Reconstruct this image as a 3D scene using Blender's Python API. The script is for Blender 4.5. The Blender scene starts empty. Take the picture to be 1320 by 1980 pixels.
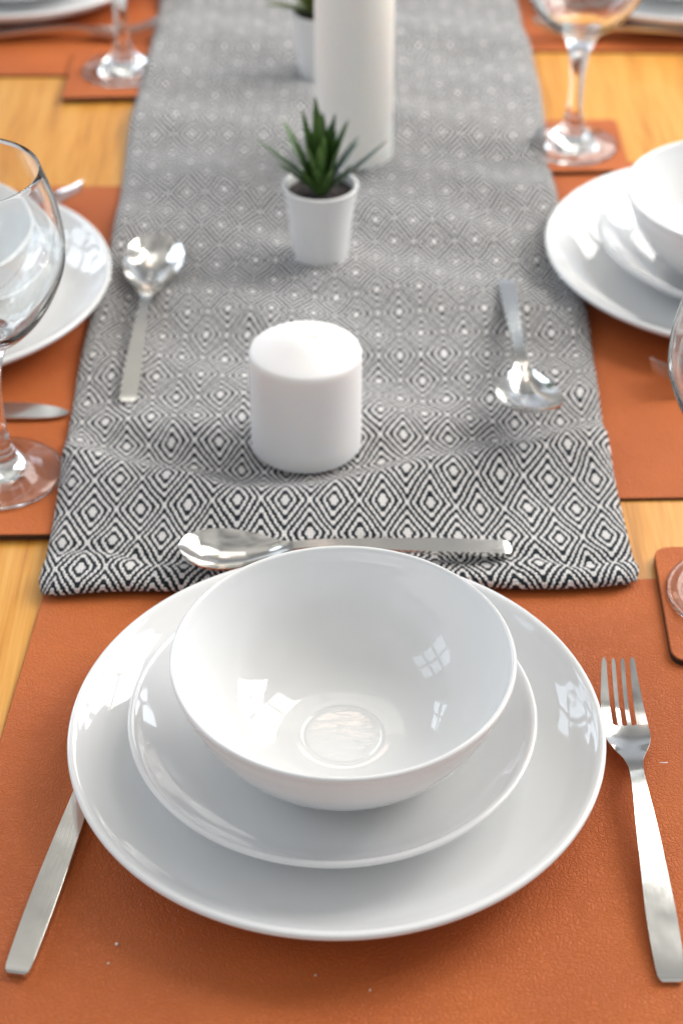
import bpy, bmesh, math, random
import numpy as np
from mathutils import Vector, Matrix, noise
random.seed(7)
R = math.radians
S = bpy.context.scene
COL = S.collection

# ------------------------------------------------------------------ camera
cd = bpy.data.cameras.new('camera'); cam = bpy.data.objects.new('camera', cd); COL.objects.link(cam)
cam.location = (0, 0, 0.664345)
cam.rotation_euler = (R(90 - 37.809), 0, 0)
cd.sensor_fit = 'VERTICAL'; cd.sensor_height = 36; cd.lens = 62.73
cd.clip_start = 0.02; cd.clip_end = 100
cd.dof.use_dof = True; cd.dof.focus_distance = 0.905; cd.dof.aperture_fstop = 6.2
S.camera = cam

# ------------------------------------------------------------------ render / view
S.render.engine = 'CYCLES'
S.cycles.use_denoising = True
S.cycles.max_bounces = 14; S.cycles.transmission_bounces = 14; S.cycles.glossy_bounces = 6
S.cycles.sample_clamp_indirect = 6
S.cycles.blur_glossy = 0.3
S.view_settings.view_transform = 'Standard'; S.view_settings.look = 'None'
S.view_settings.exposure = 0.12; S.view_settings.gamma = 1; S.view_settings.use_curve_mapping = False

# ------------------------------------------------------------------ world: soft light of a pale room
W = bpy.data.worlds.new('World'); S.world = W; W.use_nodes = True
nt = W.node_tree; bg = nt.nodes['Background']
tc = nt.nodes.new('ShaderNodeTexCoord'); sp = nt.nodes.new('ShaderNodeSeparateXYZ')
rp = nt.nodes.new('ShaderNodeValToRGB')
nt.links.new(tc.outputs['Generated'], sp.inputs[0]); nt.links.new(sp.outputs['Z'], rp.inputs[0])
e = rp.color_ramp.elements
e[0].position = 0.0; e[0].color = (.60, .63, .68, 1)
e[1].position = 1.0; e[1].color = (.80, .79, .77, 1)
for p, c in ((.12, (1.15, 1.23, 1.38, 1)), (.33, (1.05, 1.12, 1.22, 1)), (.42, (.40, .41, .42, 1)), (.58, (.48, .48, .48, 1)), (.66, (.92, .90, .84, 1)), (.80, (.98, .96, .90, 1))):
    k = e.new(p); k.color = c
# uneven brightness of walls, glazing and ceiling, and a dimmer room behind the camera
wn = nt.nodes.new('ShaderNodeTexNoise'); wn.inputs['Scale'].default_value = 2.6; wn.inputs['Detail'].default_value = 3
nt.links.new(tc.outputs['Generated'], wn.inputs['Vector'])
wr = nt.nodes.new('ShaderNodeMapRange'); wr.inputs[1].default_value = .3; wr.inputs[2].default_value = .7; wr.inputs[3].default_value = .40; wr.inputs[4].default_value = 1.5
nt.links.new(wn.outputs[0], wr.inputs[0])
wy = nt.nodes.new('ShaderNodeMapRange'); wy.inputs[1].default_value = -.7; wy.inputs[2].default_value = .5; wy.inputs[3].default_value = .82; wy.inputs[4].default_value = 1.0
nt.links.new(sp.outputs['Y'], wy.inputs[0])
wm = nt.nodes.new('ShaderNodeMath'); wm.operation = 'MULTIPLY'; nt.links.new(wr.outputs[0], wm.inputs[0]); nt.links.new(wy.outputs[0], wm.inputs[1])
ws = nt.nodes.new('ShaderNodeMath'); ws.operation = 'MULTIPLY'; nt.links.new(wm.outputs[0], ws.inputs[0]); ws.inputs[1].default_value = .64
nt.links.new(rp.outputs[0], bg.inputs[0]); nt.links.new(ws.outputs[0], bg.inputs[1])

# ------------------------------------------------------------------ windows of the room (lamps, pane by pane)
def window(az, el, dist, w, h, nx, ny, gap, watts, color, name='window_light', spread=180):
    a, b = R(az), R(el)
    tgt = Vector((0, .85, .02))
    d = Vector((math.sin(a) * math.cos(b), math.cos(a) * math.cos(b), math.sin(b)))
    pos = tgt + d * dist
    # upright in a wall for low windows, tilted towards the table for roof panes
    q = (-d).to_track_quat('-Z', 'Y')
    M = q.to_matrix()
    pw, ph = (w - gap * (nx - 1)) / nx, (h - gap * (ny - 1)) / ny
    for i in range(nx):
        for j in range(ny):
            L = bpy.data.lights.new(name, 'AREA'); L.shape = 'RECTANGLE'
            L.size = pw; L.size_y = ph; L.energy = watts / (nx * ny); L.color = color
            o = bpy.data.objects.new(name, L); COL.objects.link(o)
            off = Vector((-w / 2 + pw / 2 + i * (pw + gap), -h / 2 + ph / 2 + j * (ph + gap), 0))
            o.location = pos + M @ off; o.rotation_euler = q.to_euler()
window(63, 37, 2.4, 1.15, 1.15, 2, 2, .05, 42, (1, .96, .905))          # key from the right
window(31, 40, 3.0, .85, 2.2, 1, 5, .05, 31, (1, .975, .93))            # bright blind, back right
window(51, 20, 3.2, .9, 1.5, 2, 3, .10, 19, (.84, .91, 1.0))           # window, right
window(-46, 21, 3.2, 1.15, 1.9, 2, 4, .10, 25, (.76, .87, 1.0))          # window, left
window(-95, 30, 2.8, .9, 1.4, 2, 3, .10, 8, (.74, .85, 1.0))           # window, far left
window(6, 55, 2.6, 1.3, .62, 2, 1, .05, 2.9, (1, .97, .90), 'skylight_light')
window(0, 44.6, 2.6, .34, .18, 1, 1, 0, .75, (1, .72, .58), 'pendant_lamp_light')

# ------------------------------------------------------------------ helpers
def tag(o, label=None, cat=None, group=None, kind=None):
    if label: o['label'] = label
    if cat: o['category'] = cat
    if group: o['group'] = group
    if kind: o['kind'] = kind
    return o
def link(name, me, mat=None, parent=None):
    o = bpy.data.objects.new(name, me); COL.objects.link(o)
    if mat is not None:
        for m in (mat if isinstance(mat, (list, tuple)) else [mat]): me.materials.append(m)
    if parent: o.parent = parent
    return o
def empty(name, loc, rz=0):
    o = bpy.data.objects.new(name, None); COL.objects.link(o); o.location = loc; o.rotation_euler = (0, 0, rz)
    o.empty_display_size = .02
    return o
def dup(root, loc, rz=0, tilt=0):
    r = root.copy(); COL.objects.link(r); r.location = loc; r.rotation_euler = (tilt, 0, rz)
    for ch in list(root.children):
        c = ch.copy(); COL.objects.link(c); c.parent = r
        for g in list(ch.children):
            d = g.copy(); COL.objects.link(d); d.parent = c
    return r
def smooth(me, ang=None):
    me.polygons.foreach_set('use_smooth', [True] * len(me.polygons))
    if ang: me.set_sharp_from_angle(angle=R(ang))
def catmull(pts, n=8):
    P = [np.array(p, float) for p in pts]; out = []
    for i in range(len(P) - 1):
        p0 = P[max(i - 1, 0)]; p1 = P[i]; p2 = P[i + 1]; p3 = P[min(i + 2, len(P) - 1)]
        # centripetal-ish: plain with limited tangents
        d = np.linalg.norm(p2 - p1) + 1e-9
        m1 = (p2 - p0) / (np.linalg.norm(p1 - p0) + d + 1e-9) * d
        m2 = (p3 - p1) / (np.linalg.norm(p3 - p2) + d + 1e-9) * d
        for k in range(n):
            t = k / n; t2 = t * t; t3 = t2 * t
            out.append((2*t3 - 3*t2 + 1)*p1 + (t3 - 2*t2 + t)*m1 + (-2*t3 + 3*t2)*p2 + (t3 - t2)*m2)
    out.append(P[-1]); return [tuple(p) for p in out]
def lathe(name, prof, mat, parent=None, seg=128, n=8, wob=0):
    pr = catmull(prof, n) if n > 1 else prof
    bm = bmesh.new(); rings = []
    for r, z in pr:
        if r < 1e-5: rings.append([bm.verts.new((0, 0, z))])
        else:
            rings.append([bm.verts.new((r * math.cos(2*math.pi*k/seg), r * math.sin(2*math.pi*k/seg), z)) for k in range(seg)])
    for A, B in zip(rings, rings[1:]):
        if len(A) == 1 and len(B) == 1: continue
        for k in range(seg):
            k2 = (k + 1) % seg
            if len(A) == 1: f = (A[0], B[k2], B[k])
            elif len(B) == 1: f = (A[k], A[k2], B[0])
            else: f = (A[k], A[k2], B[k2], B[k])
            bm.faces.new(f)
    bmesh.ops.recalc_face_normals(bm, faces=bm.faces)
    me = bpy.data.meshes.new(name); bm.to_mesh(me); bm.free(); smooth(me)
    return link(name, me, mat, parent)

# ------------------------------------------------------------------ materials
def newmat(name):
    m = bpy.data.materials.new(name); m.use_nodes = True
    return m, m.node_tree, m.node_tree.nodes['Principled BSDF']
def N(t, typ, **kw):
    n = t.nodes.new('ShaderNode' + typ)
    for k, v in kw.items():
        if k in n.inputs: n.inputs[k].default_value = v
        else: setattr(n, k, v)
    return n
def MATH(t, op, a, b=None, c=None, clamp=False):
    n = t.nodes.new('ShaderNodeMath'); n.operation = op; n.use_clamp = clamp
    for i, v in enumerate((a, b, c)):
        if v is None: continue
        if isinstance(v, (int, float)): n.inputs[i].default_value = v
        else: t.links.new(v, n.inputs[i])
    return n.outputs[0]
def ramp(t, fac, stops, interp='LINEAR'):
    n = t.nodes.new('ShaderNodeValToRGB'); n.color_ramp.interpolation = interp
    e = n.color_ramp.elements
    e[0].position, e[0].color = stops[0][0], (*stops[0][1], 1)
    e[1].position, e[1].color = stops[-1][0], (*stops[-1][1], 1)
    for p, c in stops[1:-1]:
        k = e.new(p); k.color = (*c, 1)
    t.links.new(fac, n.inputs[0]); return n.outputs[0]
def bump(t, b, height, strength=.5, dist=.001, prev=None):
    n = N(t, 'Bump', Strength=strength, Distance=dist); t.links.new(height, n.inputs['Height'])
    if prev: t.links.new(prev, n.inputs['Normal'])
    if b: t.links.new(n.outputs[0], b.inputs['Normal'])
    return n.outputs[0]
def objcoord(t, scale=(1, 1, 1)):
    c = N(t, 'TexCoord'); m = N(t, 'Mapping'); m.inputs['Scale'].default_value = scale
    t.links.new(c.outputs['Object'], m.inputs[0]); return m.outputs[0]

def mat_porcelain(name, col, rough=.045, well=False):
    m, t, b = newmat(name)
    co = objcoord(t)
    sp = N(t, 'TexVoronoi', Scale=85.0, feature='F1'); t.links.new(co, sp.inputs['Vector'])
    wn = N(t, 'TexWhiteNoise'); t.links.new(sp.outputs['Position'], wn.inputs['Vector'])
    speck = MATH(t, 'MULTIPLY', MATH(t, 'LESS_THAN', sp.outputs['Distance'], .045), MATH(t, 'GREATER_THAN', wn.outputs['Value'], .965))
    mx = N(t, 'MixRGB'); mx.inputs[1].default_value = (*col, 1); mx.inputs[2].default_value = (.30, .27, .24, 1)
    t.links.new(speck, mx.inputs[0]); t.links.new(mx.outputs[0], b.inputs['Base Color'])
    b.inputs['Roughness'].default_value = rough; b.inputs['IOR'].default_value = 1.54
    n = N(t, 'TexNoise', Scale=13.0, Detail=2.0); t.links.new(co, n.inputs['Vector'])
    nn = bump(t, b, n.outputs[0], .05, .0007)
    if well:                                         # hand-glazed, slightly rippled flat in the bottom of the bowl
        sx = N(t, 'SeparateXYZ'); t.links.new(co, sx.inputs[0])
        rr_ = MATH(t, 'SQRT', MATH(t, 'ADD', MATH(t, 'POWER', sx.outputs[0], 2.0), MATH(t, 'POWER', sx.outputs[1], 2.0)))
        inside = MATH(t, 'LESS_THAN', rr_, .0192)
        rip = N(t, 'TexNoise', Scale=120.0, Detail=2.0, Distortion=.8); t.links.new(objcoord(t, (.5, 1.6, 1)), rip.inputs['Vector'])
        bump(t, b, MATH(t, 'MULTIPLY', rip.outputs[0], inside), .3, .0008, nn)
    return m
PORC = mat_porcelain('white_glazed_porcelain', (.82, .825, .825))
PORCB = mat_porcelain('white_glazed_porcelain_bowl', (.82, .825, .825), well=True)

def mat_steel(name):
    m, t, b = newmat(name)
    b.inputs['Metallic'].default_value = 1; b.inputs['Base Color'].default_value = (.70, .69, .665, 1)
    co = objcoord(t, (1, .08, 1)); n = N(t, 'TexNoise', Scale=900.0, Detail=2.0); t.links.new(co, n.inputs['Vector'])
    n2 = N(t, 'TexNoise', Scale=60.0, Detail=3.0); t.links.new(objcoord(t), n2.inputs['Vector'])
    r = MATH(t, 'ADD', MATH(t, 'MULTIPLY', n2.outputs[0], .18), .035)
    t.links.new(r, b.inputs['Roughness'])
    bump(t, b, n.outputs[0], .05, .0002)
    return m
STEEL = mat_steel('polished_stainless_steel')

def mat_glass():
    m = bpy.data.materials.new('clear_glass'); m.use_nodes = True; t = m.node_tree
    t.nodes.remove(t.nodes['Principled BSDF'])
    g = N(t, 'BsdfGlass', IOR=1.5, Roughness=0.0); g.inputs['Color'].default_value = (.992, 1, 1, 1)
    t.links.new(g.outputs[0], t.nodes['Material Output'].inputs['Surface'])
    return m
GLASS = mat_glass()

def mat_leather():
    m, t, b = newmat('tan_leather')
    co = objcoord(t)
    nz = N(t, 'TexNoise', Scale=120.0, Detail=3.0); t.links.new(co, nz.inputs['Vector'])
    mx = N(t, 'MixRGB', blend_type='LINEAR_LIGHT'); mx.inputs[0].default_value = .0022
    t.links.new(co, mx.inputs[1]); t.links.new(nz.outputs['Color'], mx.inputs[2])
    v = N(t, 'TexVoronoi', Scale=410.0, feature='DISTANCE_TO_EDGE'); t.links.new(mx.outputs[0], v.inputs['Vector'])
    v2 = N(t, 'TexVoronoi', Scale=900.0, feature='DISTANCE_TO_EDGE'); t.links.new(mx.outputs[0], v2.inputs['Vector'])
    h = MATH(t, 'MINIMUM', MATH(t, 'MULTIPLY', v.outputs[0], 4.0), .55)
    h2 = MATH(t, 'MINIMUM', MATH(t, 'MULTIPLY', v2.outputs[0], 3.0), .45)
    h = MATH(t, 'ADD', h, MATH(t, 'MULTIPLY', h2, .45))
    big = N(t, 'TexNoise', Scale=14.0, Detail=4.0); t.links.new(co, big.inputs['Vector'])
    big2 = N(t, 'TexNoise', Scale=3.5, Detail=2.0); t.links.new(co, big2.inputs['Vector'])
    c = ramp(t, MATH(t, 'ADD', MATH(t, 'MULTIPLY', big.outputs[0], .55), MATH(t, 'MULTIPLY', big2.outputs[0], .45)), [(.3, (.46, .104, .022)), (.7, (.585, .150, .033))])
    t.links.new(c, b.inputs['Base Color'])
    ro = MATH(t, 'ADD', MATH(t, 'MULTIPLY', big.outputs[0], .15), .48); t.links.new(ro, b.inputs['Roughness'])
    b.inputs['Specular IOR Level'].default_value = .32
    bump(t, b, h, .75, .0007)
    return m
LEATHER = mat_leather()
m, t, b = newmat('dark_mat_core'); b.inputs['Base Color'].default_value = (.035, .018, .010, 1); b.inputs['Roughness'].default_value = .8; CORE = m

def mat_wood():
    m, t, b = newmat('golden_oak')
    co = objcoord(t, (1, .045, 1))
    n1 = N(t, 'TexNoise', Scale=70.0, Detail=6.0, Roughness=.6, Distortion=.3); t.links.new(co, n1.inputs['Vector'])
    co2 = objcoord(t, (1, .03, 1)); n2 = N(t, 'TexNoise', Scale=520.0, Detail=3.0); t.links.new(co2, n2.inputs['Vector'])
    f = MATH(t, 'ADD', MATH(t, 'MULTIPLY', n1.outputs[0], .63), MATH(t, 'MULTIPLY', n2.outputs[0], .40))
    c = ramp(t, f, [(.34, (.40, .150, .022)), (.50, (.69, .300, .048)), (.66, (.78, .395, .092))])
    t.links.new(c, b.inputs['Base Color']); b.inputs['Roughness'].default_value = .33
    b.inputs['Coat Weight'].default_value = .2; b.inputs['Coat Roughness'].default_value = .2
    bump(t, b, n2.outputs[0], .15, .0004)
    return m
WOOD = mat_wood()

PA, PB = .0292, .0515       # lattice of the woven diamonds, across and along the runner
def mat_weave():
    m, t, b = newmat('diamond_weave')
    uv = N(t, 'UVMap'); s = N(t, 'SeparateXYZ'); t.links.new(uv.outputs[0], s.inputs[0])
    du, dv = PA / 18, PB / 26
    def snap(x, d): return MATH(t, 'MULTIPLY', MATH(t, 'ADD', MATH(t, 'FLOOR', MATH(t, 'DIVIDE', x, d)), .5), d)
    # stagger of alternate threads
    wp = N(t, 'TexNoise', Scale=26.0, Detail=2.0); t.links.new(uv.outputs[0], wp.inputs['Vector'])
    ws_ = N(t, 'SeparateXYZ'); t.links.new(wp.outputs['Color'], ws_.inputs[0])
    u0 = MATH(t, 'ADD', s.outputs[0], MATH(t, 'MULTIPLY', MATH(t, 'SUBTRACT', ws_.outputs[0], .5), .0055))
    v0 = MATH(t, 'ADD', s.outputs[1], MATH(t, 'MULTIPLY', MATH(t, 'SUBTRACT', ws_.outputs[1], .5), .0110))
    row = MATH(t, 'FLOOR', MATH(t, 'DIVIDE', v0, dv))
    us = u0
    u = MATH(t, 'ADD', MATH(t, 'MULTIPLY', snap(us, du), .42), MATH(t, 'MULTIPLY', us, .58))
    v = MATH(t, 'ADD', MATH(t, 'MULTIPLY', snap(v0, dv), .42), MATH(t, 'MULTIPLY', v0, .58))
    def tri(x, per):   # distance to nearest multiple of per, 0..1 (1 = half a period away)
        f = MATH(t, 'FRACT', MATH(t, 'ADD', MATH(t, 'DIVIDE', x, per), .5))
        return MATH(t, 'MULTIPLY', MATH(t, 'ABSOLUTE', MATH(t, 'SUBTRACT', f, .5)), 2.0)
    d = MATH(t, 'ADD', tri(u, PA), tri(v, PB))
    d = MATH(t, 'MINIMUM', d, MATH(t, 'SUBTRACT', 2.0, d))          # second set of diamond centres
    # black rings at .28 .58 .87
    q = MATH(t, 'DIVIDE', MATH(t, 'SUBTRACT', d, .285), .292)
    fr = MATH(t, 'ABSOLUTE', MATH(t, 'SUBTRACT', MATH(t, 'FRACT', MATH(t, 'ADD', q, .5)), .5))
    ring = MATH(t, 'LESS_THAN', fr, .265)
    ring = MATH(t, 'MULTIPLY', ring, MATH(t, 'GREATER_THAN', d, .19))
    # thread beads
    fu = MATH(t, 'FRACT', MATH(t, 'DIVIDE', us, du)); fv = MATH(t, 'FRACT', MATH(t, 'DIVIDE', v0, dv))
    bu = MATH(t, 'SINE', MATH(t, 'MULTIPLY', fu, math.pi)); bv = MATH(t, 'SINE', MATH(t, 'MULTIPLY', fv, math.pi))
    bead = MATH(t, 'POWER', MATH(t, 'MULTIPLY', bu, bv), .5)
    nz = N(t, 'TexNoise', Scale=900.0, Detail=2.0); t.links.new(uv.outputs[0], nz.inputs['Vector'])
    mx = N(t, 'MixRGB'); t.links.new(ring, mx.inputs[0])
    mx.inputs[1].default_value = (.88, .855, .84, 1); mx.inputs[2].default_value = (.006, .014, .022, 1)
    # thread shading put into the colour: darker in the gaps between beads
    m2 = N(t, 'MixRGB', blend_type='MULTIPLY'); m2.inputs[0].default_value = 1
    g = ramp(t, MATH(t, 'ADD', MATH(t, 'MULTIPLY', bead, .8), MATH(t, 'MULTIPLY', nz.outputs[0], .35)), [(.15, (.56, .545, .55)), (.70, (1, 1, 1))])
    t.links.new(mx.outputs[0], m2.inputs[1]); t.links.new(g, m2.inputs[2])
    t.links.new(m2.outputs[0], b.inputs['Base Color'])
    b.inputs['Roughness'].default_value = .85; b.inputs['Sheen Weight'].default_value = .15
    b.inputs['Specular IOR Level'].default_value = .2
    hh = MATH(t, 'ADD', bead, MATH(t, 'MULTIPLY', ring, -.35))
    bump(t, b, hh, .9, .0009)
    return m
WEAVE = mat_weave()

def mat_wax(name, col, sss):
    m, t, b = newmat(name)
    b.inputs['Base Color'].default_value = (*col, 1); b.inputs['Roughness'].default_value = .42
    b.inputs['Subsurface Weight'].default_value = sss; b.inputs['Subsurface Radius'].default_value = (.012, .008, .005)
    b.inputs['Subsurface Scale'].default_value = 1.0
    n = N(t, 'TexNoise', Scale=60.0, Detail=3.0); t.links.new(objcoord(t), n.inputs['Vector'])
    bump(t, b, n.outputs[0], .08, .0008)
    return m
WAX = mat_wax('white_wax', (.89, .875, .87), .5)
IVORY = mat_wax('ivory_wax', (.95, .92, .86), .5)
m, t, b = newmat('white_pot_plastic'); b.inputs['Base Color'].default_value = (.80, .80, .79, 1); b.inputs['Roughness'].default_value = .38
n = N(t, 'TexNoise', Scale=300.0); t.links.new(objcoord(t), n.inputs['Vector']); bump(t, b, n.outputs[0], .05, .0004); POT = m
m, t, b = newmat('dark_soil'); n = N(t, 'TexNoise', Scale=500.0, Detail=5.0); t.links.new(objcoord(t), n.inputs['Vector'])
t.links.new(ramp(t, n.outputs[0], [(.35, (.008, .006, .006)), (.7, (.07, .05, .045))]), b.inputs['Base Color']); b.inputs['Roughness'].default_value = .7
bump(t, b, n.outputs[0], 1, .003); SOIL = m
def mat_leaf(name, c0, c1):
    m, t, b = newmat(name)
    n = N(t, 'TexNoise', Scale=90.0, Detail=3.0); t.links.new(objcoord(t), n.inputs['Vector'])
    at = N(t, 'Attribute', attribute_name='tone')
    f = MATH(t, 'ADD', MATH(t, 'MULTIPLY', n.outputs[0], .4), MATH(t, 'MULTIPLY', at.outputs['Fac'], .8))
    t.links.new(ramp(t, f, [(.15, c0), (.9, c1)]), b.inputs['Base Color'])
    b.inputs['Roughness'].default_value = .36
    b.inputs['Transmission Weight'].default_value = 0
    return m
LEAF = mat_leaf('succulent_leaf', (.010, .040, .012), (.10, .20, .035))
LEAF2 = mat_leaf('olive_leaf', (.04, .065, .008), (.20, .24, .035))
m, t, b = newmat('cotton_wick'); b.inputs['Base Color'].default_value = (.70, .66, .60, 1); b.inputs['Roughness'].default_value = .9; WICK = m
m, t, b = newmat('pale_crumb'); b.inputs['Base Color'].default_value = (.75, .66, .56, 1); b.inputs['Roughness'].default_value = .7; CRUMB = m
m, t, b = newmat('scuffed_leather'); b.inputs['Base Color'].default_value = (.80, .70, .64, 1); b.inputs['Roughness'].default_value = .7; SCUFF = m

# ------------------------------------------------------------------ the table top
def box(bm, x0, x1, y0, y1, z0, z1):
    v = [bm.verts.new(p) for p in ((x0,y0,z0),(x1,y0,z0),(x1,y1,z0),(x0,y1,z0),(x0,y0,z1),(x1,y0,z1),(x1,y1,z1),(x0,y1,z1))]
    for f in ((3,2,1,0),(4,5,6,7),(0,1,5,4),(1,2,6,5),(2,3,7,6),(3,0,4,7)): bm.faces.new([v[i] for i in f])
bm = bmesh.new(); box(bm, -.52, .52, .38, 2.45, -.035, 0)
bmesh.ops.bevel(bm, geom=bm.edges[:], offset=.003, segments=2, affect='EDGES')
me = bpy.data.meshes.new('table_top'); bm.to_mesh(me); bm.free()
tt = link('table_top', me, WOOD); tag(tt, kind='structure')

# ------------------------------------------------------------------ leather placemats and coasters
def slab(name, pts, rad, z0, z1, parent=None):
    """rounded polygon slab; leather top, dark core on the cut sides"""
    out = []
    n = len(pts)
    for i in range(n):
        p = Vector(pts[i]); a = (Vector(pts[i-1]) - p).normalized(); c = (Vector(pts[(i+1) % n]) - p).normalized()
        for k in range(7):
            t = k / 6
            out.append((p + a*rad)*(1-t)**2 + p*2*t*(1-t) + (p + c*rad)*t*t)
    cx = sum(p[0] for p in pts)/n; cy = sum(p[1] for p in pts)/n
    bm = bmesh.new(); e = .0004
    top = [bm.verts.new((q.x-cx, q.y-cy, z1-z0)) for q in out]
    f = bm.faces.new(top); r = bmesh.ops.extrude_face_region(bm, geom=[f])
    for v in [g for g in r['geom'] if isinstance(g, bmesh.types.BMVert)]: v.co.z = 0
    bmesh.ops.recalc_face_normals(bm, faces=bm.faces)
    edges = [e_ for e_ in bm.edges if abs(e_.verts[0].co.z - (z1-z0)) < 1e-6 and abs(e_.verts[1].co.z - (z1-z0)) < 1e-6]
    bmesh.ops.bevel(bm, geom=edges, offset=.0005, segments=2, affect='EDGES')
    for f in bm.faces: f.material_index = 1 if abs(f.normal.z) < .3 else 0
    me = bpy.data.meshes.new(name); bm.to_mesh(me); bm.free()
    o = link(name, me, [LEATHER, CORE]); o.location = (cx, cy, z0)
    return o
G = 'leather placemats on the table'
nm = slab('placemat', [(-.1897, .462), (.266, .462), (.284, .7915), (-.1695, .7895)], .004, 0, .0020)
tag(nm, 'tan leather placemat under the nearest white plate, bowl and fork', 'placemat', G)
o = slab('placemat', [(-.475, .845), (-.168, .843), (-.166, 1.2748), (-.475, 1.2748)], .004, 0, .0020)
tag(o, 'tan leather placemat under the plate beside the leftmost wine glass', 'placemat', G)
o = slab('placemat', [(.160, .8668), (.47, .8735), (.47, 1.318), (.160, 1.316)], .004, 0, .0020)
tag(o, 'tan leather placemat under the complete plate and bowl stack right of the runner', 'placemat', G)
o = slab('placemat', [(-.475, 1.4834), (-.160, 1.4834), (-.160, 1.93), (-.475, 1.93)], .004, 0, .0020)
tag(o, 'blurred tan leather placemat in the far left corner of the picture', 'placemat', G)
o = slab('placemat', [(.165, 1.5375), (.475, 1.531), (.475, 1.97), (.165, 1.975)], .004, 0, .0020)
tag(o, 'blurred tan leather placemat in the far right corner of the picture', 'placemat', G)
G = 'leather coasters under the glasses'
o = slab('coaster', [(.1795, .716), (.2795, .717), (.2825, .816), (.1825, .8155)], .011, .0020, .0060)
tag(o, 'tan leather coaster with rounded corners overlapping the nearest placemat', 'coaster', G)
o = slab('coaster', [(-.262, .826), (-.1705, .8275), (-.1705, .926), (-.262, .925)], .004, .0020, .0055)
tag(o, 'tan leather coaster under the glass foot left of the short candle', 'coaster', G)
o = slab('coaster', [(.1655, 1.2925), (.2305, 1.2955), (.2305, 1.388), (.1655, 1.386)], .006, .0020, .0055)
tag(o, 'tan leather coaster under the glass at the runner, beyond the right plates', 'coaster', G)
o = slab('coaster', [(-.2405, 1.429), (-.169, 1.4335), (-.169, 1.5335), (-.2405, 1.53)], .004, .0020, .0055)
tag(o, 'blurred tan leather coaster under the thin glass stem in the far left corner', 'coaster', G)

# ------------------------------------------------------------------ woven table runner
XL, XR, YN, YF, TH = -.1740, .1695, .7760, 2.30, .0115
def yc(x): return .848 + .34*max(0, x + .02) + .42*max(0, -x - .06)
def relief(x, y):
    z = 0.0
    d = y - yc(x)
    z += .0115*math.exp(-(d/.033)**2) if d < 0 else .0115*math.exp(-(d/.016)**2)   # the fold near the hem
    z -= .0042*math.exp(-((d-.036)/.016)**2)
    hl = .803 + .005*math.sin(x*31 + 1) + .003*math.sin(x*77)
    z -= .0032*math.exp(-((y - hl)/.0055)**2)                      # stitched line behind the rolled hem
    z += .0028*math.sin((y - .25*x)*2*math.pi/.155 + 1.9 + 1.2*math.sin(x*9))*min(1, max(0, (y-.88)/.06))
    z += .0022*math.sin((y + .33*x)*2*math.pi/.093 + .4 + math.sin(x*14))*min(1, max(0, (y-.88)/.06))
    z += .0062*noise.noise(Vector((x*11, y*9, 3.1)))*min(1, max(.15, (y-.80)/.1))
    z += .0028*noise.noise(Vector((x*30, y*24, 9.7)))
    z += .0010*noise.noise(Vector((x*70, y*60, 5.7)))
    return z
def cloth_z(x, y): return TH + relief(x, y)
def edge_profile(t, Rr):
    """arc length t from the underside: returns (inset, height fraction) round a rolled edge"""
    a = min(t / Rr, math.pi/2 + .6) 
    return a
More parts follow.
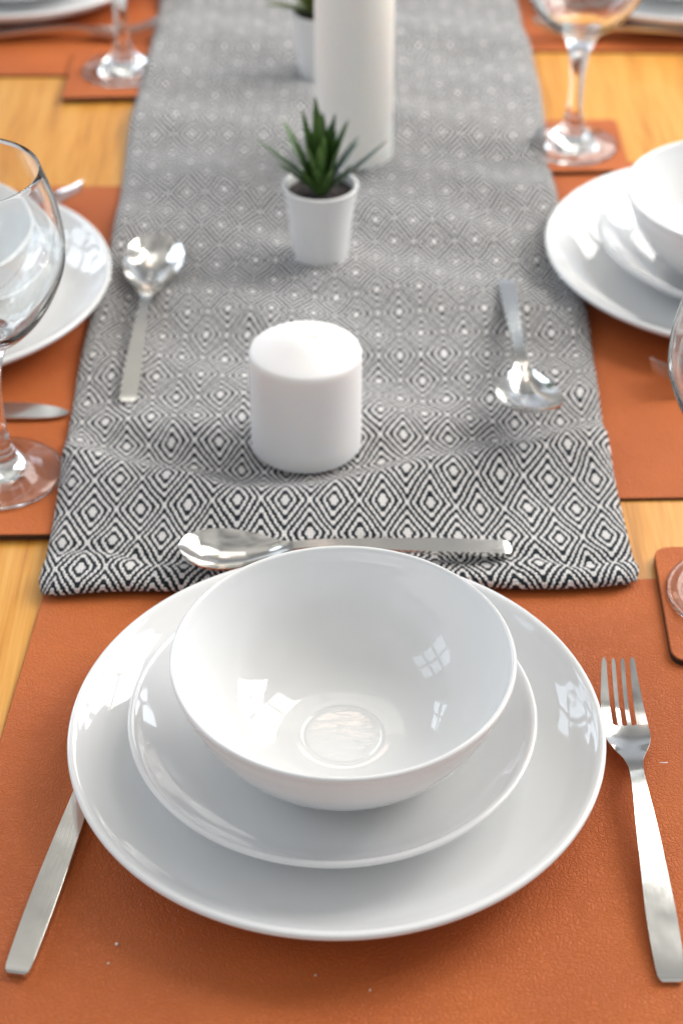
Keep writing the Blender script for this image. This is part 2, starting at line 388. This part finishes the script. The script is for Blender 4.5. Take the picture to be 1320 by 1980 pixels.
def build_runner():
    def axis(a0, a1, step, rx, rz, both=True):
        """list of (pos, height fraction, arc length) across a rolled edge; rx, rz are the half axes of the roll"""
        n_ = 12; end = math.pi*.60; pts = []
        for k in range(n_+1):
            th = end*k/n_                             # 0 = on top, end = tucked under
            pts.append((rx*math.sin(th), (1+math.cos(th))/2))
        arc = [0]
        for k in range(1, n_+1): arc.append(arc[-1] + math.hypot(pts[k][0]-pts[k-1][0], (pts[k][1]-pts[k-1][1])*2*rz))
        L = [(a0 + rx - pts[k][0], pts[k][1], -arc[k]) for k in range(n_, -1, -1)]
        p = a0 + rx; e_ = a1 - (rx if both else 0)
        n = max(2, int((e_ - p)/step)); st = (e_ - p)/n
        for k in range(1, n+1): L.append((p + st*k, 1, st*k))
        if both: L += [(e_ + pts[k][0], pts[k][1], st*n + arc[k]) for k in range(1, n_+1)]
        return L
    ax = axis(XL, XR, .0024, .0125, .0058); ay = axis(YN, YF, .0026, .0085, .0058, False)
    bm = bmesh.new(); uvl = bm.loops.layers.uv.new('UVMap'); V = []; UV = {}
    va = 0; prev = None
    for j, (y, fy, sy) in enumerate(ay):
        rowv = []
        for i, (x, fx, sx) in enumerate(ax):
            f = min(fx, fy) if min(fx, fy) < .999 else 1
            f = fx*fy
            yy = y + .0045*(x/.17)*max(0, 1-(y-YN)/.25) + .0022*math.sin(x*40)*max(0, 1-(y-YN)/.05)
            xx = x + .0022*math.sin(y*17 + (0 if x < 0 else 2))*min(1, abs(x)/.15) + (.0025*max(0, 1-(y-YN)/.03) if x > 0.1 else -.0015*max(0, 1-(y-YN)/.03) if x < -.1 else 0)
            cxx = max(0, (abs(x - (XL+XR)/2) - ((XR-XL)/2 - .016))/.016); cyy = max(0, (YN + .016 - y)/.016)
            if cxx > 0 and cyy > 0:
                k_ = max(cxx, cyy)/math.hypot(cxx, cyy); sg = 1 if x > (XL+XR)/2 else -1
                xx -= sg*.016*cxx*(1-k_)*.8; yy += .016*cyy*(1-k_)*.8
            z = .0022 + (TH + relief(xx, yy) - .0022)*f
            vv = bm.verts.new((xx, yy, z)); rowv.append(vv)
        V.append(rowv)
    # arc length along y so that the weave keeps its size over the folds
    nx = len(ax); arcs = np.zeros((len(ay), nx))
    for j in range(1, len(ay)):
        for i in range(nx):
            arcs[j, i] = arcs[j-1, i] + (V[j][i].co - V[j-1][i].co).length
    mean = arcs[:, 14:nx-14].mean(axis=1, keepdims=True)
    arcs = .5*arcs + .5*mean
    u0 = ax[0][2]
    for j in range(len(ay)-1):
        for i in range(nx-1):
            f = bm.faces.new((V[j][i], V[j][i+1], V[j+1][i+1], V[j+1][i]))
            for lp, (jj, ii) in zip(f.loops, ((j, i), (j, i+1), (j+1, i+1), (j+1, i))):
                lp[uvl].uv = (ax[ii][2] + .0035, arcs[jj, ii] + .006)
    me = bpy.data.meshes.new('table_runner'); bm.to_mesh(me); bm.free(); smooth(me)
    return link('table_runner', me, WEAVE)
rn = build_runner()
tag(rn, 'black and white diamond patterned woven runner down the middle of the table', 'table runner')

# ------------------------------------------------------------------ plates and bowls
PLATE = [(0,.0028),(.066,.0028),(.0705,.0004),(.0740,0),(.0775,.0006),(.082,.0036),(.100,.0062),(.116,.0110),(.128,.0178),(.1335,.0222),
         (.1350,.0243),(.1346,.0260),(.1330,.0265),(.1308,.0256),(.1265,.0222),(.1175,.0160),(.105,.0105),(.092,.0077),(.078,.0066),(.05,.0060),(0,.0060)]
SIDE = [(0,.0026),(.046,.0026),(.0495,.0004),(.052,0),(.0545,.0005),(.060,.0042),(.074,.0086),(.088,.0162),(.0975,.0238),(.1008,.0270),
        (.1022,.0290),(.1018,.0303),(.1004,.0306),(.0986,.0296),(.0945,.0254),(.086,.0182),(.075,.0118),(.063,.0080),(.050,.0062),(.03,.0056),(0,.0055)]
BOWL = [(0,.0030),(.026,.0030),(.0285,.0004),(.031,0),(.033,.0008),(.037,.0046),(.0495,.0112),(.0625,.0232),(.0737,.0405),(.0805,.0575),(.0825,.0648),
        (.0835,.0676),(.0834,.0692),(.0823,.0699),(.0810,.0692),(.0786,.0615),(.0713,.0445),(.0602,.0280),(.0480,.0174),(.0350,.0124),(.0250,.0107),
        (.0212,.0104),(.0198,.0100),(.0184,.0102),(.012,.0104),(0,.0106)]
BOWL = [(r_*1.008, z_*.925) for r_, z_ in BOWL]
P0 = lathe('dinner_plate', PLATE, PORC, seg=160); S0 = lathe('side_plate', SIDE, PORC, seg=160); B0 = lathe('bowl', BOWL, PORCB, seg=160)
first = {'p': P0, 's': S0, 'b': B0}; used = set()
def dish(k, x, y, z, label, cat, group):
    o = first[k]
    if k in used: o = dup(o, (x, y, z))
    else: used.add(k); o.location = (x, y, z)
    return tag(o, label, cat, group)
GP, GS, GB = 'large white dinner plates', 'small white plates stacked on dinner plates', 'white bowls on the plate stacks'
z1, z2, z3 = .0020, .0080, .0138
dish('p', -.0024, .6459, z1, 'large white dinner plate nearest the camera, under the front stack', 'plate', GP)
dish('s', -.0044, .6459, z2, 'small white plate under the bowl nearest the camera', 'plate', GS)
dish('b', .0008, .6430, z3, 'wide white bowl nearest the camera, empty, topmost of the front stack', 'bowl', GB)
dish('p', -.297, 1.092, z1, 'large white dinner plate behind the wine glass at the left edge', 'plate', GP)
dish('s', -.2985, 1.092, z2, 'small white plate seen through the wine glass at the left edge', 'plate', GS)
dish('b', -.287, 1.068, z3, 'white bowl seen through the wine glass at the left edge', 'bowl', GB)
dish('p', .2820, 1.134, z1, 'large white dinner plate touching the right edge of the runner', 'plate', GP)
dish('s', .2860, 1.136, z2, 'small white plate between the dinner plate and bowl right of the runner', 'plate', GS)
dish('b', .2830, 1.122, z3, 'white bowl cut by the right edge of the picture', 'bowl', GB)
dish('p', -.312, 1.688, z1, 'blurred large white plate in the far left corner', 'plate', GP)
dish('s', -.312, 1.690, z2, 'blurred small white plate in the far left corner, cut by the top edge', 'plate', GS)
dish('p', .322, 1.679, z1, 'blurred large white plate in the far right corner', 'plate', GP)
dish('s', .322, 1.694, z2, 'blurred small white plate in the far right corner, cut by the top edge', 'plate', GS)

# ------------------------------------------------------------------ wine glasses
GL = [(0,.0024),(.017,.0020),(.030,.0010),(.0350,0),(.0367,.0006),(.0370,.0022),(.0355,.0034),(.0265,.0062),(.0170,.0102),(.0110,.0160),(.0078,.0245),(.0062,.0380),(.0058,.0550),(.0068,.0700),
      (.0095,.0835),(.0155,.0920),(.0265,.1010),(.0370,.1140),(.0460,.1310),(.0522,.1500),(.0532,.1660),(.0505,.1890),(.0442,.2140),(.0436,.2156),(.0430,.2150),
      (.0492,.1887),(.0519,.1660),(.0508,.1505),(.0446,.1325),(.0355,.1160),(.0248,.1040),(.0130,.0975),(0,.0960)]
GL = [(r_, z_ if z_ < .08 else .08 + (z_-.08)*(1.42 if z_ < .0925 else 0) if z_ < .0925 else .0977 + (z_-.0925)*.888) for r_, z_ in GL]
g0 = lathe('wine_glass', GL, GLASS, seg=112, n=6)
GG = 'stemmed wine glasses around the table'
g0.location = (-.2090, .8865, .0055); tag(g0, 'empty stemmed wine glass at the left edge, in front of a plate stack', 'wine glass', GG)
tag(dup(g0, (.2212, .772, .0060)), 'wine glass cut by the right edge, nearest the front fork', 'wine glass', GG)
tag(dup(g0, (.1880, 1.3385, .0055)), 'blurred wine glass beside the right side of the runner, cut by the top edge', 'wine glass', GG)
tag(dup(g0, (-.1915, 1.486, .0055)), 'faint blurred wine glass stem and foot in the far left corner', 'wine glass', GG)

# ------------------------------------------------------------------ cutlery (length along +y from the handle end)
def interp(tab, s):
    xs = [r[0] for r in tab]; out = []
    for c in range(1, len(tab[0])):
        ys = [r[c] for r in tab]
        # monotone-ish cubic through the table
        i = max(0, min(len(xs)-2, int(np.searchsorted(xs, s)) - 1))
        h = xs[i+1]-xs[i]; t = (s-xs[i])/h
        def m(k):
            if k == 0: return (ys[1]-ys[0])/(xs[1]-xs[0])
            if k == len(xs)-1: return (ys[-1]-ys[-2])/(xs[-1]-xs[-2])
            a = (ys[k]-ys[k-1])/(xs[k]-xs[k-1]); b = (ys[k+1]-ys[k])/(xs[k+1]-xs[k])
            return 0 if a*b <= 0 else 2*a*b/(a+b)
        t2, t3 = t*t, t*t*t
        out.append((2*t3-3*t2+1)*ys[i] + (t3-2*t2+t)*h*m(i) + (-2*t3+3*t2)*ys[i+1] + (t3-t2)*h*m(i+1))
    return out
def strip(rows, colsx, zfun, tfun, present=None):
    """rows: list of y; colsx(j)-> x list; zfun(j,x)-> top z; tfun(j)-> thickness; builds a closed sheet solid in a bmesh"""
    bm = bmesh.new(); T = []; B = []
    for j, y in enumerate(rows):
        xs = colsx(j); T.append([]); B.append([])
        for x in xs:
            z = zfun(j, x); T[-1].append(bm.verts.new((x, y, z))); B[-1].append(bm.verts.new((x, y, z - tfun(j))))
    nj, ni = len(rows)-1, len(T[0])-1
    ok = lambda j, i: 0 <= j < nj and 0 <= i < ni and (present is None or present(j, i))
    for j in range(nj):
        for i in range(ni):
            if not ok(j, i): continue
            bm.faces.new((T[j][i], T[j][i+1], T[j+1][i+1], T[j+1][i]))
            bm.faces.new((B[j][i], B[j+1][i], B[j+1][i+1], B[j][i+1]))
            for dj, di, a, b in ((0,-1,(j,i),(j+1,i)), (0,1,(j+1,i+1),(j,i+1)), (-1,0,(j,i+1),(j,i)), (1,0,(j+1,i),(j+1,i+1))):
                if not ok(j+dj, i+di):
                    bm.faces.new((T[a[0]][a[1]], T[b[0]][b[1]], B[b[0]][b[1]], B[a[0]][a[1]]))
    loose = [v for v in bm.verts if not v.link_faces]
    bmesh.ops.delete(bm, geom=loose, context='VERTS')
    bmesh.ops.recalc_face_normals(bm, faces=bm.faces)
    return bm
def make_parts(root, bm, cuts, names, bev=.0004):
    """bevels sharp edges, splits the sheet along y at the cuts, keeps the shading of the whole"""
    ed = [e for e in bm.edges if len(e.link_faces) == 2 and e.calc_face_angle(0) > R(50)]
    bmesh.ops.bevel(bm, geom=ed, offset=bev, segments=2, affect='EDGES', clamp_overlap=True)
    me = bpy.data.meshes.new('tmp'); bm.to_mesh(me); smooth(me, 40)
    cn = [tuple(c.vector) for c in me.corner_normals]
    groups = [[] for _ in names]
    for p in me.polygons:
        k = sum(p.center.y > c for c in cuts); groups[k].append(p)
    for nm_, ps in zip(names, groups):
        vm = {}; vs = []; fs = []; nn = []
        for p in ps:
            f = []
            for li in p.loop_indices:
                vi = me.loops[li].vertex_index
                if vi not in vm: vm[vi] = len(vs); vs.append(tuple(me.vertices[vi].co))
                f.append(vm[vi]); nn.append(cn[li])
            fs.append(f)
        q = bpy.data.meshes.new(nm_); q.from_pydata(vs, [], fs); q.update()
        q.polygons.foreach_set('use_smooth', [True]*len(q.polygons))
        q.normals_split_custom_set(nn)
        link(nm_, q, STEEL, root)
    bpy.data.meshes.remove(me); bm.free()
def lin(a, b, n): return [a + (b-a)*k/(n-1) for k in range(n)]

def make_fork():
    root = empty('fork', (0,0,0))
    L = .206
    #     y      half width  top z   thickness
    L = .199
    tab = [(0,   .0042, .0026, .0022), (.0012,.0055,.0030,.0026), (.005,.0065,.0036,.0028), (.030,.0072,.0062,.0028), (.060,.0063,.0090,.0028), (.090,.0050,.0115,.0030),
           (.112,.0038,.0124,.0032), (.122,.0036,.0120,.0030), (.130,.0046,.0108,.0026), (.138,.0076,.0090,.0022), (.146,.0108,.0070,.0018), (.154,.0119,.0056,.0017), (.163,.0118,.0050,.0016),
           (.172,.0113,.0058,.0015), (.182,.0105,.0088,.0014), (.191,.0095,.0130,.0013), (.199,.0087,.0176,.0012)]
    root_y = .1605
    ys = lin(0, .0015, 3) + lin(.003, .122, 28) + lin(.1245, .1585, 14) + [root_y + .0014*math.sin(a) for a in (0,.35,.75,1.15)] + lin(.1635, L - .003, 16) + [L-.0018, L-.0008, L]
    ys = sorted(set(round(y, 6) for y in ys))
    def colsx(j):
        y = ys[j]; w = interp(tab, y)[0]
        ev = [-w + 2*w*k/15 for k in range(16)]
        if y < .130: return ev
        tip = min(1, max(0, (y - (L-.003))/.003)); tip = .45*tip*tip      # rounded tine ends
        if y <= root_y: g = .0003
        else:
            k = min(1, (y-root_y)/.0016); g = .0003 + .00105*math.sqrt(1-(1-k)**2)
        ti = .0022; to = (2*w - 6*g - 2*ti)/2; xs = []
        x = -w
        for wd in (to, ti, ti, to):
            c = wd*tip; xs += [x + c, x + wd*.33, x + wd*.67, x + wd - c]; x += wd + 2*g
        b = min(1, max(0, (y-.130)/.022))
        return [a*(1-b)+c*b for a, c in zip(ev, xs)]
    def zf(j, x):
        y = ys[j]; w, z, t_ = interp(tab, y)
        return z + (.0010*(x/w)**2 if y > .142 else 0)
    bm = strip(ys, colsx, zf, lambda j: interp(tab, ys[j])[2], lambda j, i: not (i in (3, 7, 11) and ys[j] >= root_y - 1e-6))
    make_parts(root, bm, [.1255], ['handle', 'head'], .00035)
    return root
def make_spoon(hs=1, bs=1, ws=1, tip=0):
    root = empty('spoon', (0,0,0))
    L = .207
    tab = [(0,.0038,.0024,.0022),(.0012,.0052,.0028,.0025),(.005,.0062,.0034,.0026),(.030,.0065,.0060,.0026),(.060,.0056,.0085,.0026),(.090,.0044,.0108,.0028),
           (.108,.0036,.0116,.0030),(.118,.0038,.0112,.0027),(.126,.0060,.0104,.0020),(.135,.0110,.0100,.0015),(.147,.0172,.0100,.0013),(.162,.0218,.0104,.0012),(.176,.0233,.0110,.0012),
           (.188,.0212,.0118,.0012),(.197,.0166,.0126,.0012),(.2035,.0098,.0134,.0012),(.207,.0012,.0138,.0012)]
    dish_ = [(0,0),(.118,0),(.126,.0010),(.140,.0050),(.157,.0084),(.174,.0092),(.188,.0076),(.199,.0040),(.207,.0)]
    fy = lambda y: y*hs if y < .118 else .118*hs + (y-.118)*bs
    fw = lambda y: 1 if y < .108 else ws if y > .140 else 1 + (ws-1)*(y-.108)/.032
    tab = [(fy(a), b_*fw(a), c_, d_) for a, b_, c_, d_ in tab]; dish_ = [(fy(a), b_*ws) for a, b_ in dish_]
    ys = lin(0,.0015,3) + lin(.004,.118,26) + lin(.120,.198,40) + lin(.1992,.207,10)
    ys = [fy(y) for y in ys]
    def colsx(j):
        w = interp(tab, ys[j])[0]; return [w*math.sin(math.pi/2*(-1+2*k/16)) for k in range(17)]
    def zf(j, x):
        w, z, t_ = interp(tab, ys[j]); d = interp(dish_, ys[j])[0]
        return z - d*(1-min(1, abs(x)/w)**2.2) + tip*max(0, (ys[j]-.122)/.085)**1.35
    bm = strip(ys, colsx, zf, lambda j: interp(tab, ys[j])[2])
    make_parts(root, bm, [.1182*hs], ['handle', 'bowl'], .00035)
    return root
def make_knife():
    root = empty('knife', (0,0,0))
    tab = [(0,.0040,.0040,.0040),(.0012,.0053,.0044,.0044),(.005,.0060,.0047,.0046),(.040,.0066,.0052,.0046),(.085,.0058,.0055,.0046),(.112,.0050,.0056,.0046),(.120,.0053,.0052,.0040),
           (.125,.0070,.0038,.0020),(.132,.0085,.0034,.0014),(.160,.0092,.0032,.0013),(.195,.0088,.0031,.0012),(.212,.0068,.0030,.0011),(.221,.0038,.0030,.0010),(.2245,.0010,.0030,.0010)]
    ys = lin(0,.0015,3) + lin(.004,.127,26) + lin(.130,.212,16) + lin(.214,.2245,8)
    def colsx(j):
        y = ys[j]; w = interp(tab, y)[0]
        off = .0024*max(0, (y-.195)/.03) if y > .195 else 0          # tip swept to one side
        return [-w + 2*w*k/8 + off for k in range(9)]
    def zf(j, x):
        y = ys[j]; w, z, t_ = interp(tab, y)
        return z
    bm = strip(ys, colsx, zf, lambda j: interp(tab, ys[j])[2])
    make_parts(root, bm, [.1215], ['handle', 'blade'], .0004)
    return root
def heading(dx, dy): return math.atan2(-dx, dy)
F0 = make_fork(); SP0 = make_spoon(); SP1 = make_spoon(1.06, .74, .80); SP2 = make_spoon(tip=.019); K0 = make_knife()
GF, GK, GSP = 'steel forks beside the plates', 'steel knives beside the plates', 'steel spoons on the runner'
F0.location = (.1487, .5055, .0016); F0.rotation_euler = (0, 0, heading(-.0015, .2))
tag(F0, 'polished steel fork lying on the leather right of the nearest plate', 'fork', GF)
K0.location = (-.1468, .5090, .0018); K0.rotation_euler = (0, 0, heading(.0165, .1017))
tag(K0, 'polished steel knife with its handle sticking out from under the nearest plate', 'knife', GK)
o = dup(K0, (-.4015, .9585, .0020), heading(1, -.003)); tag(o, 'knife whose blade tip shows behind the left glass stem, pointing to the runner', 'knife', GK)
o = dup(F0, (-.398, 1.230, .0020), heading(1, .055)); tag(o, 'fork whose tips stick out behind the wine glass at the left edge', 'fork', GF)
o = dup(F0, (.403, .990, .0020), heading(-1, -.004)); tag(o, 'fork whose tips point at the runner, behind the glass cut by the right edge', 'fork', GF)
o = dup(F0, (-.365, 1.557, .0020), heading(1, .05)); tag(o, 'dark blurred fork in the shade of the plate in the far left corner', 'fork', GF)
o = dup(F0, (.375, 1.560, .0020), heading(-1, .03)); tag(o, 'dark blurred fork in the shade of the plate in the far right corner', 'fork', GF)
def lay(x, y): return cloth_z(x, y)
SP1.location = (.0978, .8035, lay(.09, .81) + .0012); SP1.rotation_euler = (R(-.3), 0, heading(-1, -.060))
tag(SP1, 'steel spoon lying across the runner behind the nearest bowl', 'spoon', GSP)
SP0.location = (-.1385, .9580, lay(-.139, .96) - .0004); SP0.rotation_euler = (R(-.4), 0, heading(.016, 1)); SP0.scale = (.93, 1, 1)
tag(SP0, 'steel spoon on the left of the runner, its bowl away from the camera', 'spoon', GSP)
o = SP2; o.location = (.1165, 1.1040, lay(.12, 1.1) + .0004); o.rotation_euler = (R(2.0), 0, heading(.002, -1)); o.scale = (.90, 1.06, 1)
tag(o, 'steel spoon on the right of the runner, its bowl towards the camera', 'spoon', GSP)

# ------------------------------------------------------------------ candles
def candle(x, y, r, h, mat, label):
    root = empty('pillar_candle', (x, y, cloth_z(x, y) - .002))
    tag(root, label, 'candle', 'pillar candles on the runner')
    lathe('wax_body', [(0,0),(r*.9,0),(r*.985,.001),(r,.004),(r,.03),(r,h-.0085),(r*.993,h-.0058),(r*.972,h-.0042),(r*.92,h-.0030),(r*.6,h+.0006),(r*.3,h+.0036),(r*.1,h+.0048),(0,h+.0050)], mat, root, seg=96)
    bm = bmesh.new(); pr = []
    for k in range(7):
        a = k/6; p = Vector((.0065*a + .001, .001*math.sin(a*3), h + .0046 - .0005*a))
        pr.append([bm.verts.new(p + Vector((0, .0007*math.cos(q), .0007*math.sin(q)))) for q in (0,1.05,2.1,3.14,4.2,5.24)])
    for A, B in zip(pr, pr[1:]):
        for q in range(6): bm.faces.new((A[q], A[(q+1)%6], B[(q+1)%6], B[q]))
    bm.faces.new(pr[-1]); bm.faces.new(pr[0][::-1])
    me = bpy.data.meshes.new('wick'); bm.to_mesh(me); bm.free(); smooth(me)
    link('wick', me, WICK, root)
    return root
candle(-.0220, .9155, .0345, .0735, WAX, 'short thick white pillar candle, unlit, nearest the bowls')
candle(.0098, 1.3150, .0308, .300, IVORY, 'tall ivory pillar candle behind the potted plant, cut by the top edge')

# ------------------------------------------------------------------ potted plants
def blade(bm, tl, az, el, L, w, curl, tone, z0, roff, twist=0):
    d = Vector((math.cos(az), math.sin(az), 0)); side = Vector((-math.sin(az), math.cos(az), 0))
    p = d*roff + Vector((0,0,z0)); a = el; n = 9; prev = None
    for k in range(n+1):
        s = k/n
        wd = w*(.62 + .75*s - .25*s*s)*(1-s**2.6)**.8 if s < 1 else .0001
        t_ = wd*.34
        fwd = d*math.cos(a) + Vector((0,0,math.sin(a))); up = -d*math.sin(a) + Vector((0,0,math.cos(a)))
        ring = [bm.verts.new(p + side*wd - up*-t_*.5), bm.verts.new(p + up*-t_*.1), bm.verts.new(p - side*wd + up*t_*.5), bm.verts.new(p - up*t_*1.3)]
        for v in ring: v[tl] = tone*(.55+.45*s) + .25*s**4
        if prev:
            for q in range(4): bm.faces.new((prev[q], prev[(q+1)%4], ring[(q+1)%4], ring[q]))
        else: bm.faces.new(ring[::-1])
        prev = ring; p = p + fwd*(L/n); a -= curl/n
    bm.faces.new(prev)
def plant(x, y, label, leaves, leafmat):
    root = empty('potted_plant', (x, y, cloth_z(x, y) - .0015))
    tag(root, label, 'potted plant', 'small potted plants on the runner')
    r0, r1, h = .0192, .0270, .0585
    lathe('pot', [(0,0),(r0*.93,0),(r0,.0015),(r0+.002,.016),(r1-.0028,h-.016),(r1-.0008,h-.004),(r1+.0001,h-.0008),(r1-.0008,h),(r1-.0024,h-.0004),(r1-.0034,h-.004),(r1-.0042,h-.013),(0,h-.013)], POT, root, seg=96)
    bm = bmesh.new(); rs = r1-.0037; rings = [[bm.verts.new((0,0,h-.0068))]]
    for q in range(1, 9):
        rr = rs*q/8; rings.append([bm.verts.new((rr*math.cos(2*math.pi*k/32), rr*math.sin(2*math.pi*k/32), h-.0075 + .0022*noise.noise(Vector((rr*220*math.cos(2*math.pi*k/32), rr*220*math.sin(2*math.pi*k/32), q))))) for k in range(32)])
    for k in range(32): bm.faces.new((rings[0][0], rings[1][k], rings[1][(k+1)%32]))
    for A, B in zip(rings[1:], rings[2:]):
        for k in range(32): bm.faces.new((A[k], B[k], B[(k+1)%32], A[(k+1)%32]))
    me = bpy.data.meshes.new('soil'); bm.to_mesh(me); bm.free(); link('soil', me, SOIL, root)
    bm = bmesh.new(); tl = bm.verts.layers.float.new('tone')
    for lf in leaves: blade(bm, tl, *lf[:6], h-.006, lf[6])
    bmesh.ops.recalc_face_normals(bm, faces=bm.faces)
    me = bpy.data.meshes.new('foliage'); bm.to_mesh(me); bm.free(); smooth(me, 35)
    link('foliage', me, leafmat, root)
    return root
lv = []
rr = random.Random(5)
#        azimuth, elevation, length, half width, curl, tone, root radius
for az, el, L, w, cu, tn in ((178,50,.062,.0040,.25,.15),(150,60,.060,.0042,.2,.75),(128,70,.058,.0040,.1,.25),(100,74,.066,.0043,.1,.35),(80,78,.056,.0042,.1,.1),(60,70,.054,.0040,.15,.1),
                            (40,62,.058,.0040,.2,.1),(20,55,.050,.0040,.2,.15),(5,40,.062,.0036,-.05,.05),(-20,50,.036,.0042,.2,.2),(-60,62,.030,.0044,.2,.45),(-100,60,.030,.0045,.1,.4),(-140,55,.036,.0044,.2,.5),
                            (200,42,.046,.0042,.2,.25),(165,40,.050,.0040,.2,.1),(140,48,.046,.0042,.2,.2),(110,60,.044,.0042,.2,.6),(70,60,.044,.0040,.2,.2),(30,46,.046,.0040,.2,.1),(270,80,.044,.0045,.1,.65),
                            (330,70,.046,.0042,.1,.3),(115,80,.056,.0040,.1,.5),(55,78,.052,.0040,.1,.3),(135,72,.050,.0040,.15,.4),(85,68,.050,.0040,.1,.6),(300,82,.050,.0042,.1,.5),(160,74,.050,.0040,.1,.2),(25,76,.050,.0040,.1,.35),(225,72,.046,.0042,.1,.7),(185,68,.052,.0042,.15,.3),(90,86,.060,.0044,.05,.5),(10,72,.054,.0040,.1,.15)):
    lv.append((R(az), R(el + (0 if az in (5, 178) else 6)), L*(1.0 if 60 <= az <= 128 else .93), w*1.08, cu, tn, .002 + .003*rr.random()))
plant(-.0150, 1.1470, 'small dark green spiky succulent in a white pot, between the two candles', lv, LEAF)
lv2 = []
for k in range(22):
    lv2.append((R(k*137.5), R(30 + 45*rr.random()), .040 + .015*rr.random(), .0062, .5, rr.random()*.7, .002 + .004*rr.random()))
plant(-.0165, 1.4790, 'blurred white pot of olive green leaves partly hidden by the tall candle', lv2, LEAF2)

# ------------------------------------------------------------------ crumbs and a scuff on the nearest mat
def pebble(x, y, s, label):
    bm = bmesh.new(); bmesh.ops.create_icosphere(bm, subdivisions=2, radius=s)
    for v in bm.verts: v.co *= 1 + .35*noise.noise(v.co*900 + Vector((x*99, y*99, 0))); v.co.z *= .7
    me = bpy.data.meshes.new('crumb'); bm.to_mesh(me); bm.free(); smooth(me)
    o = link('crumb', me, CRUMB); o.location = (x, y, .0020 + s*.5)
    tag(o, label, 'crumb', 'pale crumbs on the nearest placemat')
pebble(-.1035, .5279, .00085, 'largest pale crumb on the leather below the nearest plate, towards the knife')
pebble(-.1063, .5171, .00060, 'tiny white crumb beside the largest crumb, just nearer the camera')
pebble(-.0118, .5106, .00055, 'faint tan crumb on the leather straight below the nearest plate')
pebble(.0128, .5023, .00055, 'tiny white crumb right of centre at the bottom edge of the picture')
bm = bmesh.new(); pts = [(-.0025,0),(-.0008,.00035),(.0006,.0002),(.0026,.0004),(.0028,-.0002),(.0012,-.00045),(-.0006,-.0001)]
bm.faces.new([bm.verts.new((px, py, 0)) for px, py in pts])
r_ = bmesh.ops.extrude_face_region(bm, geom=bm.faces[:])
for v in [g for g in r_['geom'] if isinstance(g, bmesh.types.BMVert)]: v.co.z = .00015
bmesh.ops.recalc_face_normals(bm, faces=bm.faces)
me = bpy.data.meshes.new('scuff_mark'); bm.to_mesh(me); bm.free()
sc = link('scuff_mark', me, SCUFF, nm); sc.location = (.1645 - nm.location.x, .6440 - nm.location.y, .00195)
